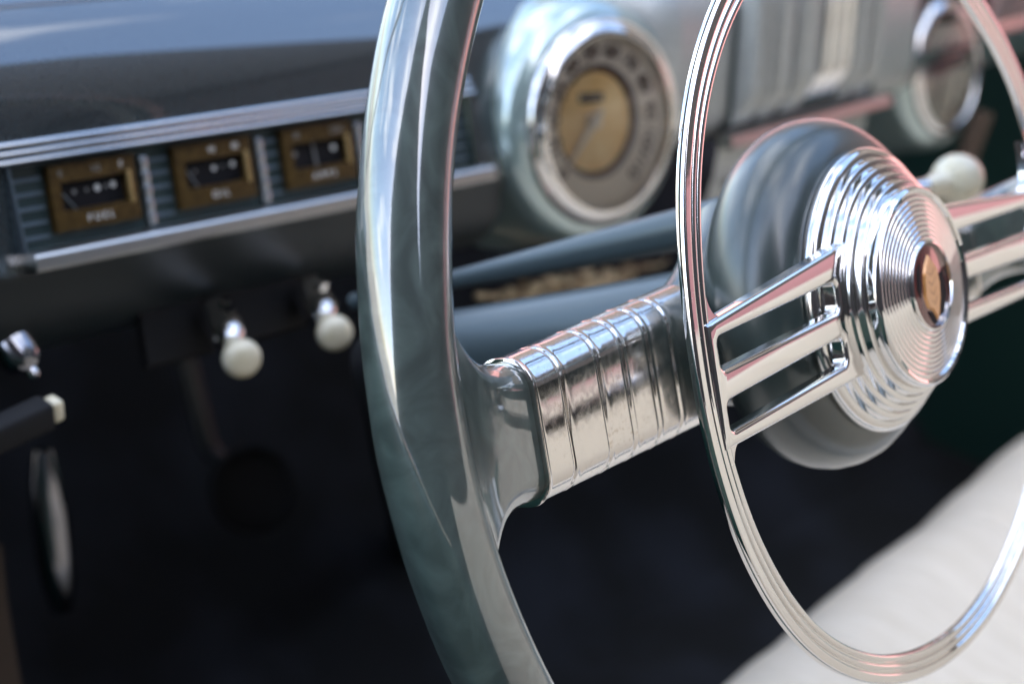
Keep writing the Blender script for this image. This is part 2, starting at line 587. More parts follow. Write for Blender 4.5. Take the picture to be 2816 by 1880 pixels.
# recessed gauge panel
gp = bmesh.new()
sweep(gp, DM, [(0.0374, 0.008), (0.0366, 0.0), (0.0, 0.0)], 0.0, 0.3025)
sweep(gp, DM, [(0.0374, 0.0036), (0.0, 0.0036)], 0.3022, 0.3026)
gpo = link('gauge_panel', gp, PANELGREEN, dash, 30)
for (x0, x1) in ((0.0012, 0.0188), (0.0785, 0.0905), (0.1505, 0.1605), (0.2195, 0.301)):
    for k in range(5):
        uu = 0.0048 + 0.0064 * k
        bm = prism(bmesh.new(), DM, [(uu - 0.0006, 0.0001), (uu - 0.0004, 0.0013), (uu + 0.0006, 0.0011), (uu + 0.0011, 0.0001)], x0, x1)
        link('panel_rib', bm, RIBBLUE, gpo, 30)
bm = prism(bmesh.new(), DM, [(-0.001, 0.0002), (-0.001, 0.009), (0.0372, 0.006), (0.0372, 0.0002)], -0.0012, 0.0)
link('panel_edge', bm, RIBBLUE, gpo)
# lower chrome ledge
pr = [(0.0, 0.0002), (-0.0008, 0.012), (-0.0014, 0.0142), (-0.0026, 0.015), (-0.0076, 0.015), (-0.0086, 0.0142), (-0.0089, 0.012), (-0.0089, 0.003)]
bm = sweep(bmesh.new(), DM, pr, -0.001, 0.3035, 1)
for xe, dx in ((-0.001, -0.0025), (0.3035, 0.003)):
    a = [DM @ Vector((xe, p[0], p[1])) for p in pr]
    b = [DM @ Vector((xe + dx, -0.0045, p[1] * 0.55)) for p in pr]
    loft(bm, [a, b], closed=False)
bmesh.ops.remove_doubles(bm, verts=bm.verts, dist=1e-6)
link('chrome_ledge', bm, SATIN, dash, 30)
# serrated chrome dividers
for xb in (0.0746, 0.1466, 0.2152):
    bm = bmesh.new()
    for k in range(5):
        u0 = 0.0012 + 0.0064 * k
        box(bm, DM, xb - 0.0022, xb + 0.0022, u0, u0 + 0.0062, 0.0002, 0.0042, 0.0009, 2)
    link('divider', bm, DIVIDER, gpo)


def gauge(name, label, x0, word, tops, dots, needle):
    """48 x 29 mm bronze gauge let into the panel"""
    G = DM @ T(x0, 0.0056, 0.0028)
    W_, H_ = 0.048, 0.0294
    dx0, dx1, du0, du1 = 0.0048, 0.0432, 0.0085, 0.0215
    bm = bmesh.new()
    xs, us = [0.0, dx0, dx1, W_], [0.0, du0, du1, H_]
    hi = 0.0022
    V = {}
    for i in range(4):
        for j in range(4):
            V[i, j] = bm.verts.new(G @ Vector((xs[i], us[j], hi if 0 < i < 3 and 0 < j < 3 else 0.0012)))
    for i in range(3):
        for j in range(3):
            if (i, j) != (1, 1):
                bm.faces.new((V[i, j], V[i + 1, j], V[i + 1, j + 1], V[i, j + 1]))
    # outer wall
    cor = [(0, 0), (3, 0), (3, 3), (0, 3)]
    bot = [bm.verts.new(G @ Vector((xs[i], us[j], -0.0027))) for i, j in cor]
    for k in range(4):
        a, b = cor[k], cor[(k + 1) % 4]
        if a[1] == b[1]:
            es = [V[i, a[1]] for i in (range(0, 4) if a[0] < b[0] else range(3, -1, -1))]
        else:
            es = [V[a[0], j] for j in (range(0, 4) if a[1] < b[1] else range(3, -1, -1))]
        bm.faces.new([bot[k], bot[(k + 1) % 4]] + es[::-1])
    o = link(name, bm, BRONZE, dash, 25, label=label)
    # reveal round the dial
    bm = bmesh.new()
    top = [G @ Vector((x, y, hi)) for x, y in ((dx0, du0), (dx1, du0), (dx1, du1), (dx0, du1))]
    inn = [G @ Vector((x, y, hi - 0.0042)) for x, y in ((dx0 + 0.0008, du0 + 0.0004), (dx1 - 0.0008, du0 + 0.0004), (dx1 - 0.0008, du1 - 0.0004), (dx0 + 0.0008, du1 - 0.0004))]
    loft(bm, [top, inn])
    link('reveal', bm, BRONZE, o, 20)
    bm = bmesh.new()
    box(bm, G, W_ - 0.0062, W_ - 0.0042, du0 - 0.001, du1 + 0.001, hi - 0.0005, hi + 0.0014, 0.0006)
    link('bright_reveal_side', bm, BRASS, o)  # raised pale bar added for the bright inner wall of the frame
    bm = bmesh.new()
    bm.faces.new([bm.verts.new(G @ Vector((x, y, -0.0019))) for x, y in ((dx0, du0), (dx1, du0), (dx1, du1), (dx0, du1))])
    link('dial', bm, BLACK, o, None)
    for (px, py, pr, m) in dots:
        bm = bmesh.new()
        lathe(bm, G @ T(px, py, -0.0018), [(pr, 0), (pr, 0.0002), (0, 0.0002)], 14)
        link('dial_dot', bm, m, o, None)
    (ax, ay), (bx, by) = needle
    a, b = G @ Vector((ax, ay, -0.0008)), G @ Vector((bx, by, -0.0008))
    bm = tube(bmesh.new(), [a, b], 0.0005, 8)
    link('needle', bm, RIBBLUE if name != 'ammeter' else FADED, o)
    link('lettering', lettering(word, 0.0048, G @ T(0.0245, 0.0043, 0.0018), spacing=1.6), WHITE, o, None)
    for (px, tx, m) in tops:
        link('lettering', lettering(tx, 0.0042, G @ T(px, 0.0254, 0.0018)), m, o, None)
    return o


gauge('fuel_gauge', 'bronze framed FUEL gauge, first from the left', 0.0207, 'FUEL', [(0.006, 'E', FADED), (0.0255, '1/2', FADED), (0.040, 'F', WHITE)],
      [(0.0145, 0.0165, 0.00105, FADED), (0.0215, 0.0165, 0.0008, FADED), (0.0275, 0.0167, 0.0015, WHITE), (0.0325, 0.0168, 0.0009, FADED), (0.0365, 0.0170, 0.0014, WHITE)], ((0.0135, 0.0086), (0.0075, 0.0165)))
gauge('oil_gauge', 'bronze framed OIL gauge, between the other two', 0.0925, 'OIL', [(0.0225, '40', WHITE), (0.0375, '80', WHITE)],
      [(0.0135, 0.0165, 0.0008, FADED), (0.0255, 0.0165, 0.0013, WHITE), (0.031, 0.0168, 0.0007, FADED), (0.0375, 0.0170, 0.0014, WHITE)], ((0.0135, 0.0086), (0.0080, 0.0172)))
gauge('ammeter', 'bronze framed AMPS gauge, nearest the wheel rim', 0.1618, 'AMPS', [(0.009, '30', FADED), (0.037, 'CHG', FADED)],
      [(0.0095, 0.0165, 0.0013, FADED), (0.0365, 0.0167, 0.0016, WHITE)], ((0.0225, 0.0088), (0.0215, 0.0212)))

# pull knobs under the dash
KD = Vector((0.10, -0.90, -0.10)).normalized()


def pull_knob(u1, v1, u2, v2, r, label):
    c0 = at(u1, v1, DM @ Vector((0, 0, -0.004)), ND)
    # knob centre on the vertical plane 42 mm nearer the driver
    c1 = at(u2, v2, c0 + Vector((0, -0.030, 0)), Vector((0, 1, 0)))
    ax = (c1 - c0).normalized()
    s = ax.orthogonal().normalized()
    M = frame(c0, s, ax.cross(s), ax)
    L_ = (c1 - c0).length
    bm = lathe(bmesh.new(), M, [(0, 0.016), (0.004, 0.016), (0.0072, 0.012), (0.0092, 0.006), (0.0098, 0.0), (0.0098, -0.02), (0, -0.02)], 32)
    o = link('pull_knob', bm, CHROME, dash, 40, label=label)
    k = [(0.0032, 0.014), (0.0034, L_ - r * 1.25), (0.005, L_ - r * 1.0), (r * 0.86, L_ - r * 0.6), (r, L_ - r * 0.15), (r * 0.99, L_ + r * 0.15), (r * 0.86, L_ + r * 0.45), (r * 0.6, L_ + r * 0.62), (r * 0.25, L_ + r * 0.66), (0, L_ + r * 0.66)]
    bm = lathe(bmesh.new(), M, k, 32)
    link('ivory_knob', bm, IVORY, o, 50)
    bm = tube(bmesh.new(), [c0 + Vector((-0.010, -0.004, 0.018)), c0 + Vector((-0.010, -0.010, 0.0175))], 0.0026, 10)
    link('set_screw', bm, CHROME, o)
    return o


pull_knob(618, 908, 665, 985, 0.0094, 'ivory pull knob, left of the pair below the gauges')
pull_knob(874, 848, 920, 915, 0.0090, 'ivory pull knob, right of the pair and nearest the wheel rim')

# round instrument pods
def pod_frame(c, az, el):
    n = Vector((math.sin(R(az)) * math.cos(R(el)), -math.cos(R(az)) * math.cos(R(el)), math.sin(R(el))))
    x = Vector((-n.y, n.x, 0)).normalized()
    return frame(c, x, n.cross(x), n)


SM = pod_frame(Vector((0.2720, 0.2506, 0.9512)), -11.8, 15.8)
bm = lathe(bmesh.new(), SM, [(0.082, -0.075), (0.0745, -0.046), (0.0722, -0.030), (0.0715, -0.020), (0.0695, -0.011), (0.0655, -0.0045), (0.061, -0.002), (0.0585, -0.001)], 96)
sp = link('speedometer', bm, PODPAINT, dash, 50, label='round speedometer in a green pod coloured as brightly lit, seen through the wheel')
bm = lathe(bmesh.new(), SM, [(0.0592, -0.002), (0.0590, 0.0010), (0.0575, 0.0024), (0.0558, 0.0020), (0.0550, 0.0030), (0.0525, 0.0048), (0.0505, 0.0056), (0.0496, 0.0054), (0.0492, 0.0042), (0.0491, -0.001)], 96)
link('bezel', bm, CHROME, sp, 50)
bm = lathe(bmesh.new(), SM, [(0.0493, 0.0016), (0.0480, -0.0010), (0.0465, -0.0020), (0.0325, -0.0056)], 96)
link('dial', bm, DIALMETAL, sp, 40)
bm = lathe(bmesh.new(), SM, [(0.0327, -0.0054), (0.0318, -0.0066), (0.0300, -0.0076), (0.0288, -0.0080)], 96)
link('scale_ring', bm, mat('scale_ring', (0.10, 0.07, 0.08), 0.4, 0.2), sp, 40)
bm = lathe(bmesh.new(), SM, [(0.0290, -0.0079), (0.0282, -0.0094), (0.019, -0.0108), (0.0, -0.0116)], 72)
link('amber_disc', bm, AMBER, sp, 40)
for k in range(12):
    a = R(222 - 264 * k / 11)
    M = SM @ T(0.0402 * math.cos(a), 0.0402 * math.sin(a), -0.0026) @ Matrix.Rotation(a - R(90), 4, 'Z')
    link('numeral', lettering(str(10 * k), 0.0112, M, 0.0005), REDINK, sp, None)
    M = SM @ Matrix.Rotation(a, 4, 'Z')
    bm = bmesh.new()
    box(bm, M, 0.0292, 0.0320, -0.0008, 0.0008, -0.0078, -0.0058)
    link('tick', bm, INK, sp, None)
na = R(228)
bm = bmesh.new()
M = SM @ Matrix.Rotation(na, 4, 'Z')
pts = [(-0.008, -0.0020), (0.0, -0.0028), (0.030, -0.0012), (0.033, 0), (0.030, 0.0012), (0.0, 0.0028), (-0.008, 0.0020)]
lo = [M @ Vector((x, y, -0.0075)) for x, y in pts]
hi_ = [M @ Vector((x, y * 0.5, -0.0062)) for x, y in pts]
loft(bm, [lo, hi_], cap=True)
link('needle', bm, CREAMDIAL, sp, 20)
bm = lathe(bmesh.new(), SM, [(0.0042, -0.0105), (0.0042, -0.0062), (0.003, -0.005), (0, -0.0048)], 24)
link('needle_hub', bm, DIALMETAL, sp)
bm = bmesh.new()
box(bm, SM, -0.010, 0.010, 0.0105, 0.0165, -0.0118, -0.0108, 0.0006)
link('odometer_window', bm, BLACK, sp)
for k in range(5):
    link('odometer_digit', lettering('01946'[k], 0.0052, SM @ T(-0.0074 + 0.0037 * k, 0.0135, -0.0107)), WHITE, sp, None)

bm = lathe(bmesh.new(), SM, [(0.0492, 0.0044), (0.036, 0.0062), (0.020, 0.0073), (0.0, 0.0076)], 72)
link('glass', bm, GLASS, sp, 60)

CM = pod_frame(Vector((0.7290, 0.2440, 0.9325)), -4, 18)
bm = lathe(bmesh.new(), CM, [(0.074, -0.075), (0.066, -0.050), (0.0628, -0.030), (0.0620, -0.019), (0.0600, -0.010), (0.0565, -0.004), (0.0530, -0.002), (0.0505, -0.001)], 96)
ck = link('clock', bm, PODPAINT, dash, 50, label='round clock in a green pod coloured as brightly lit, at the far right of the dashboard')
bm = lathe(bmesh.new(), CM, [(0.0510, -0.002), (0.0508, 0.001), (0.0490, 0.0032), (0.0460, 0.0048), (0.0435, 0.0052), (0.0425, 0.0046), (0.0422, 0.003), (0.0421, -0.002)], 96)
link('bezel', bm, CHROME, ck, 50)
bm = lathe(bmesh.new(), CM, [(0.0423, 0.0008), (0.0412, -0.0012), (0.022, -0.0035), (0.0, -0.0045)], 72)
link('dial', bm, CREAMDIAL, ck, 40)
for a, L_ in ((R(60), 0.022), (R(-115), 0.031)):
    bm = bmesh.new()
    box(bm, CM @ Matrix.Rotation(a, 4, 'Z'), -0.005, L_, -0.0011, 0.0011, -0.0016, -0.0006)
    link('clock_hand', bm, INK, ck, None)
for k in range(12):
    a = R(30 * k)
    M = CM @ T(0.0335 * math.cos(a), 0.0335 * math.sin(a), -0.0016) @ Matrix.Rotation(a - R(90), 4, 'Z')
    link('numeral', lettering(str((3 - k - 1) % 12 + 1), 0.0075, M, 0.0003), INK, ck, None)

bm = lathe(bmesh.new(), CM, [(0.0422, 0.0036), (0.030, 0.0054), (0.016, 0.0062), (0.0, 0.0065)], 72)
link('glass', bm, GLASS, ck, 60)

# centre of the dash: flat panels, radio grille and its chrome sill
GN = Vector((0, -1, 0.17)).normalized()
GX = Vector((1, -0.02, 0))
GX = (GX - GN * GX.dot(GN)).normalized()
GM = frame(Vector((0.5, 0.242, 0.95)), GX, GN.cross(GX), GN)
pr = [(0.16, -0.10), (0.105, -0.060), (0.085, -0.032), (0.072, -0.012), (0.062, -0.004), (0.050, 0.0), (-0.006, 0.0), (-0.018, -0.004), (-0.026, -0.012)]
bm = sweep(bmesh.new(), GM, pr, -0.163, 0.158, 2)
link('centre_panel', bm, GRILLEPAINT, dash, 50)
rings = []
for (x, d) in ((-0.2015, -0.034), (-0.190, -0.018), (-0.178, -0.006), (-0.170, -0.0015), (-0.163, 0.0)):
    rings.append([GM @ Vector((x, p[0], p[1] + d)) for p in pr])
bm = bmesh.new()
loft(bm, rings, closed=False)
link('pod_fairing', bm, GRILLEPAINT, dash, 50)
bars = [(-0.099, -0.0875), (-0.0865, -0.0765), (-0.068, -0.046), (-0.0375, -0.0115), (0.0405, 0.0570), (0.0650, 0.0830)]


def gbar(x0, x1, u0, u1, d):
    bm = bmesh.new()
    rings = []
    n = 14
    for k in range(n + 1):
        s = k / n
        uu = u0 + (u1 - u0) * s
        dd = d * min(1, math.sin(min(1, s * 3.2) * math.pi / 2) + 0.02)
        rings.append([GM @ Vector((x0 + (x1 - x0) * (0.5 - 0.5 * math.cos(math.pi * q / 10)), uu - (0.006 * (1 - min(1, s * 4))) * 0, dd * math.sin(math.pi * q / 10) ** 0.7 + 0.0003)) for q in range(11)])
    loft(bm, rings, closed=False)
    return bm


gr = link('radio_grille', sweep(bmesh.new(), GM, [(0.058, 0.001), (-0.018, 0.001)], -0.105, 0.095), PANELGREEN, dash, None, label='radio grille of upright rounded bars in the middle of the dash')
for (x0, x1) in bars:
    link('grille_bar', gbar(x0, x1, -0.016, 0.066, 0.015), GRILLEPAINT, gr, 60)
for k in range(3):
    x0 = -0.0045 + 0.0142 * k
    link('chrome_bar', gbar(x0, x0 + 0.0138, -0.010, 0.066, 0.014), CHROME, gr, 60)
bm = prism(bmesh.new(), GM, [(-0.0185, 0.001), (-0.0190, 0.012), (-0.0245, 0.0135), (-0.0262, 0.012), (-0.0262, 0.001)], -0.116, 0.102)
link('chrome_sill', bm, SATIN, dash, 30)
pr = [(-0.026, 0.004), (-0.045, 0.002), (-0.060, -0.002), (-0.072, -0.012)]
bm = sweep(bmesh.new(), GM, pr, -0.118, 0.085, 1)
link('ashtray_front', bm, GRILLEPAINT, dash, 40)
bm = prism(bmesh.new(), GM, [(-0.050, 0.002), (-0.050, 0.009), (-0.056, 0.0095), (-0.057, 0.001)], -0.100, 0.06)
link('ashtray_lip', bm, SATIN, dash, 30)
pr = [(0.0, -0.001), (-0.018, -0.005), (-0.030, -0.016), (-0.034, -0.04)]
bm = sweep(bmesh.new(), GM, pr, 0.10, 0.95, 1)
link('lower_panel', bm, PAINT, dash, 40)
pr = [(0.16, -0.10), (0.09, -0.05), (0.062, -0.020), (0.045, -0.008), (0.0, -0.001)]
bm = sweep(bmesh.new(), GM, pr, 0.295, 0.95, 1)
link('glovebox_panel', bm, PAINT, dash, 50)
for k in range(3):
    bm = prism(bmesh.new(), GM, [(0.012 + 0.010 * k, -0.003), (0.013 + 0.010 * k, 0.002), (0.018 + 0.010 * k, 0.002), (0.019 + 0.010 * k, -0.004)], 0.298, 0.80)
    link('chrome_moulding', bm, SATIN, dash, 30)

# ---------------------------------------------------------------- steering column
AX = WM.to_3x3() @ Vector((0, 0, 1))
colm = empty('steering_column', 'dark green steering column with shift tube running forward under the dash', 'steering column', (0.0, 0.1, 0.95))
c0 = Vector((0.003, 0.017, 0.986))
c1 = Vector((-0.0026, 0.138, 0.921))
dv = (c1 - c0).normalized()
bm = tube(bmesh.new(), [c0 - dv * 0.045, c0, c0 + dv * 0.06, c1 + dv * 0.03], [0.021, 0.020, 0.0185, 0.0175], 32)
link('column_jacket', bm, COLUMNPAINT, colm, 50)
bm = tube(bmesh.new(), [c1 + dv * 0.022, c1 + dv * 0.04, at(1130, 1500, Vector((0, 0.56, 0.5)), Vector((0, 1, 0)))], 0.0150, 32)
link('column_shaft', bm, RUBBER, colm, 50)  # lower column coloured black in place of the shade under the dash
s0 = Vector((0.0265, 0.0387, 1.0137))
s1 = Vector((0.0183, 0.1583, 0.9430))
sv = (s1 - s0).normalized()
bm = tube(bmesh.new(), [s0 - sv * 0.05, s0, s0 + (s1 - s0) * 0.5, s1, s1 + sv * 0.06], [0.0105, 0.0098, 0.0070, 0.0042, 0.0040], 24)
link('shift_tube', bm, COLUMNPAINT, colm, 50)
bm = bmesh.new()
for k in range(22):
    t0 = random.uniform(-0.05, 0.75)
    t1 = t0 + random.uniform(0.15, 0.45)
    o1 = random.uniform(-20, 20)
    pts = []
    for q in range(6):
        t = t0 + (t1 - t0) * q / 5
        c = at(1340 + 460 * t, 826 - 88 * t + o1 + random.uniform(-9, 9), Vector((0.05, 0.30, 0.9)), Vector((0, 1, 0)))
        c.y += random.uniform(-0.006, 0.006)
        pts.append(c)
    tube(bm, pts, random.uniform(0.0012, 0.0030), 8)
link('wire_loom', bm, CRUST, dash, 40, kind='stuff')

# gear lever on the far side of the column
lev = empty('gear_lever', 'column gear lever ending in a glossy cream ball knob right of the hub', 'gear lever', (0.1, 0.04, 0.99))
kc = Vector((0.2528, 0.0324, 0.9962))
hb = Vector((0.045, 0.075, 0.985))
kd = (kc - hb).normalized()
s = kd.orthogonal().normalized()
KM = frame(kc, s, kd.cross(s), kd)
r = 0.0131
pr = [(0.0042, -0.026), (0.0050, -0.021), (0.0060, -0.0165)]
for k in range(13):
    a = R(-62 + 152 * k / 12)
    pr.append((r * math.cos(a), r * 1.08 * math.sin(a)))
bm = lathe(bmesh.new(), KM, pr, 40)
link('knob', bm, IVORY, lev, 60)
bm = tube(bmesh.new(), [hb, hb + (kc - hb) * 0.5 + Vector((0, 0, 0.004)), kc - kd * 0.022], 0.0040, 16)
link('shaft', bm, CHROME, lev, 50)

# ---------------------------------------------------------------- footwell controls
ph = empty('brake_handle', 'dark pull handle with chrome collar and ivory end below the left of the dash', 'handle', (-0.13, 0.24, 0.9))
p0 = Vector((-0.1345, 0.262, 0.8965))
ax = Vector((0.05, -0.8, -0.45)).normalized()
s = ax.orthogonal().normalized()
M = frame(p0, s, ax.cross(s), ax)
bm = lathe(bmesh.new(), M, [(0.0, 0.0045), (0.0030, 0.0042), (0.0058, 0.0026), (0.0080, -0.0004), (0.0090, -0.0044), (0.0092, -0.010), (0, -0.010)], 36)
link('collar', bm, GUNMETAL, ph, 60)
bm = lathe(bmesh.new(), M, [(0.0, 0.0085), (0.0018, 0.0080), (0.0027, 0.0062), (0.0028, 0.0), (0.0, 0.0)], 28)
link('stem', bm, CHROME, ph, 40)
e = Vector((-0.145, 0.232, 0.8905))
d = Vector((-0.93, 0.10, -0.20)).normalized()
s = Vector((0, 0, 1))
s = (s - d * s.dot(d)).normalized()
M = frame(e, d, s, d.cross(s))
bm = bmesh.new()
box(bm, M, 0.002, 0.085, -0.0068, 0.0068, -0.006, 0.006, 0.003, 3)
link('grip', bm, RUBBER, ph, 40)
bm = bmesh.new()
box(bm, M, -0.0035, 0.0025, -0.0052, 0.0052, -0.0042, 0.0042, 0.002, 3)
link('end_cap', bm, IVORY, ph, 40)

pb = empty('parking_brake_lever', 'slim curved chrome lever standing in the dark footwell at left', 'lever', (0.05, 0.45, 0.6))
pp = Vector((0.0, 0.45, 0.7))
pn = Vector((0.6, 0.7, -0.3)).normalized()
ctrl = [(118, 1235), (125, 1330), (137, 1430), (150, 1530), (163, 1610), (172, 1680)]
bm = tube(bmesh.new(), [at(u_, v_, pp, pn) for u_, v_ in ctrl], [0.006, 0.0095, 0.0105, 0.0105, 0.0095, 0.006], 24)
link('lever_arm', bm, GUNMETAL, pb, 60)

pe = empty('clutch_pedal', 'round black rubber pedal pad low in the dark footwell', 'pedal', (0.2, 0.5, 0.5))
pc = at(690, 1350, Vector((0.15, 0.52, 0.6)), Vector((0, 1, 0)))
n = (CW - pc).normalized()
n = (n + Vector((0, -0.6, 0.5))).normalized()
x = Vector((-n.y, n.x, 0)).normalized()
M = frame(pc, x, n.cross(x), n)
bm = lathe(bmesh.new(), M, [(0, 0.004), (0.022, 0.004), (0.026, 0.006), (0.029, 0.012), (0.032, 0.011), (0.033, 0.004), (0.031, -0.004), (0, -0.004)], 40)
link('pad', bm, RUBBER, pe, 40)
bm = tube(bmesh.new(), [pc - n * 0.004, pc - n * 0.05 + Vector((0, 0.03, 0.03)), pc + Vector((0.0, 0.16, 0.22))], 0.008, 12)
link('pedal_arm', bm, DARKMETAL, pe, 50)

kp = Vector((-0.05, 0.34, 0.7))
kn = Vector((0.6, 0.65, -0.4)).normalized()
bm = bmesh.new()
rings = []
for (ua, va), (ub, vb) in (((-60, 1500), (4, 1500)), ((-50, 1640), (18, 1640)), ((-30, 1780), (40, 1780)), ((-10, 1960), (72, 1960))):
    a, b = at(ua, va, kp, kn), at(ub, vb, kp, kn)
    rings.append([a, b, b + kn * 0.006, a + kn * 0.006])
loft(bm, rings, cap=True)
link('kick_trim', bm, BROWN, car, 30)

sp0 = at(2705, 305, Vector((0.9, 0.215, 0.85)), Vector((0, 1, 0)))
sp1 = at(2625, 520, Vector((0.9, 0.215, 0.85)), Vector((0, 1, 0)))
bm = bmesh.new()
tube(bm, [sp0, sp1, sp1 + (sp1 - sp0) * 2], 0.008, 12)
link('footwell_strut', bm, BROWN, car, 50)

# ---------------------------------------------------------------- steering wheel
wh = empty('steering_wheel', 'two-spoke steering wheel with marbled green rim and chrome horn ring', 'steering wheel', tuple(HUB))
RIM, RT = 0.2307, 0.0137
RCX, RCY, RCZ, RTA, RTB = 0.0058, -0.0022, 0.0317, 0.0998, -0.0224   # the rim sits a little high and leans on its worn spokes
bm = bmesh.new()
rings = []
N = 240
for i in range(N):
    a = 2 * math.pi * i / N
    ring = []
    for k in range(28):
        b = 2 * math.pi * k / 28
        # finger scallops on the back of the rim
        sc_ = RT * (1 + 0.008 * math.cos(a * 44) * max(0, -math.sin(b)) + 0.006 * math.sin(a * 23 + 2 * b))
        lx, ly = (RIM + sc_ * math.cos(b)) * math.cos(a), (RIM + sc_ * math.cos(b)) * math.sin(a)
        ring.append(WM @ Vector((RCX + lx, RCY + ly, RCZ + RTA * lx + RTB * ly + sc_ * math.sin(b))))
    rings.append(ring)
loft(bm, rings, wrap=True)
# spoke roots flaring out of the rim


def rrect(cx, cy, hy, hz, rc, x, n=7, cz=0.0):
    """rounded rectangle section in the y-z plane at x"""
    pts = []
    rc = min(rc, hy * 0.98, hz * 0.98)
    for (sy, sz, a0) in ((1, 1, 0), (-1, 1, 90), (-1, -1, 180), (1, -1, 270)):
        for k in range(n):
            a = R(a0 + 90 * k / (n - 1))
            pts.append(WM @ Vector((x, cy + sy * (hy - rc) + rc * math.cos(a), cz + sz * (hz - rc) + rc * math.sin(a))))
    return pts


SPY = -0.0105
for sgn in (-1, 1):
    rr = []
    xr, zr_ = (0.2220, 0.0090) if sgn < 0 else (0.2350, 0.0540)
    py = SPY if sgn < 0 else SPY - 0.008
    for k in range(21):
        s = k / 20
        x = sgn * (xr - (xr - 0.1690) * s)
        fl = (1 - s) ** (3.0 if sgn < 0 else 7.0)
        rr.append(rrect(0, py * (0.45 + 0.55 * s), (0.0235 if sgn < 0 else 0.020) + (0.044 if sgn < 0 else 0.014) * fl, 0.0100 + 0.001 * fl, 0.0096, x, cz=zr_ * (1 - s) ** (1.5 if sgn < 0 else 5)))
    loft(bm, rr, cap=True)
link('rim', bm, RIMGREEN, wh, 60)
# chrome sleeves with rolled beads
for sgn in (-1, 1):
    bm = bmesh.new()
    rr = []
    beads = (0.1537, 0.1325, 0.1173, 0.1015, 0.0870)
    n = 220
    xs = [0.1705 - (0.1705 - 0.066) * k / n for k in range(n + 1)]
    for x in xs:
        t = (0.1705 - x) / (0.1705 - 0.066)
        off = 0.0004
        for b in beads:
            d = (x - b) / 0.0010
            off += 0.00006 * math.exp(-(d * d)) - 0.00028 * math.exp(-((x - b - 0.0014) / 0.0007) ** 2) - 0.00006 * math.exp(-((x - b + 0.0018) / 0.0012) ** 2)
        off += 0.0005 * math.exp(-((x - 0.1700) / 0.0010) ** 2)
        rr.append(rrect(0, SPY + (0.0022 * t if sgn < 0 else -0.008 + 0.010 * t), 0.0242 - (0 if sgn < 0 else 0.0035 * (1 - t)) + 0.0016 * t + off, 0.0112 + off, 0.0105, sgn * x, 9))
    # rolled end lip
    py = SPY if sgn < 0 else SPY - 0.008
    dy = 0.0 if sgn < 0 else 0.0035
    rr.insert(0, rrect(0, py, 0.0238 - dy, 0.0108, 0.0098, sgn * 0.1708, 9))
    rr.insert(0, rrect(0, py, 0.0226 - dy, 0.0096, 0.0090, sgn * 0.1704, 9))
    loft(bm, rr, cap=True)
    link('spoke_sleeve', bm, PITTED, wh, 60)
# shroud round the hub with the roots of the spokes
bm = bmesh.new()
lathe(bm, WM, [(0.050, 0.0468), (0.0550, 0.0458), (0.0602, 0.0432), (0.0636, 0.0390), (0.0659, 0.0340), (0.0670, 0.0285), (0.0668, 0.0230), (0.0652, 0.0175), (0.0617, 0.0120), (0.0555, 0.0070), (0.045, 0.0030), (0.0, 0.0)], 120)
for sgn in (-1, 1):
    rr = []
    for k in range(13):
        s = k / 12
        x = sgn * (0.067 - 0.040 * s)
        fl = s ** 1.8
        rr.append(rrect(0, SPY * (1 - s) + 0.0022, 0.0246 + 0.016 * fl, 0.0105 + 0.009 * fl, 0.0105 + 0.007 * fl, x, cz=0.006 * fl))
    loft(bm, rr, cap=True)
link('hub_shroud', bm, SHROUD, wh, 60)
# stepped chrome dish
pr = [(0.0500, 0.0460), (0.0528, 0.0466), (0.0535, 0.0478), (0.0535, 0.0492), (0.0530, 0.0507), (0.0521, 0.0517), (0.0511, 0.0521), (0.0497, 0.0522)]
steps = [(0.0496, 0.0522, 0.0551), (0.0465, 0.0551, 0.0580), (0.0435, 0.0580, 0.0609), (0.0405, 0.0609, 0.0638)]
for (ro, z0, z1) in steps:
    pr.append((ro + 0.0001, z0 - 0.0002))
    pr.append((ro - 0.0007, z1 - 0.0012))
    for k in range(1, 6):
        a = R(15 + 75 * k / 5)
        pr.append((ro - 0.0007 - 0.0010 * (1 - math.cos(a)), z1 - 0.0010 + 0.0010 * math.sin(a)))
    pr.append((ro - 0.0029, z1 + 0.0001))
pr += [(0.0372, 0.0636)]
bm = lathe(bmesh.new(), WM, pr, 160)
link('hub_dish', bm, HUBCHROME, wh, 32)
pr = [(0.0374, 0.062), (0.0374, 0.0665), (0.0370, 0.0682), (0.0360, 0.0690), (0.0348, 0.0686), (0.0343, 0.0676)]
rr_ = 0.0340
for k in range(9):
    z = 0.0676 + 0.0030 * k / 9
    pr += [(rr_, z), (rr_ - 0.0003, z + 0.00020), (rr_ - 0.00085, z + 0.00032), (rr_ - 0.0014, z + 0.00026), (rr_ - 0.0017, z + 0.00010)]
    rr_ -= 0.0019
pr += [(0.0170, 0.0706), (0.0167, 0.0714), (0.0164, 0.0717), (0.0158, 0.0718), (0.0155, 0.0706)]
cap = link('hub_cap', lathe(bmesh.new(), WM, pr, 160), CHROME, wh, 40)
bm = lathe(bmesh.new(), WM, [(0.01555, 0.0704), (0.0148, 0.0708), (0.0, 0.0709)], 64)
link('emblem_field', bm, MAROON, cap, 40)
bm = bmesh.new()
sh = [(-0.0062, 0.0045), (-0.004, 0.0085), (0.0, 0.0120), (0.0030, 0.0090), (0.0058, 0.0060), (0.0066, 0.0), (0.0052, -0.0060), (0.0026, -0.0118), (0.0012, -0.0135), (-0.0018, -0.0095), (-0.0062, -0.0075), (-0.0078, -0.003)]
lo = [WM @ Vector((x, y, 0.0706)) for x, y in sh]
hi_ = [WM @ Vector((x * 0.86, y * 0.9, 0.0717)) for x, y in sh]
loft(bm, [lo, hi_], cap=True)
link('emblem_shield', bm, EMBAMBER, cap, 30)
bm = bmesh.new()
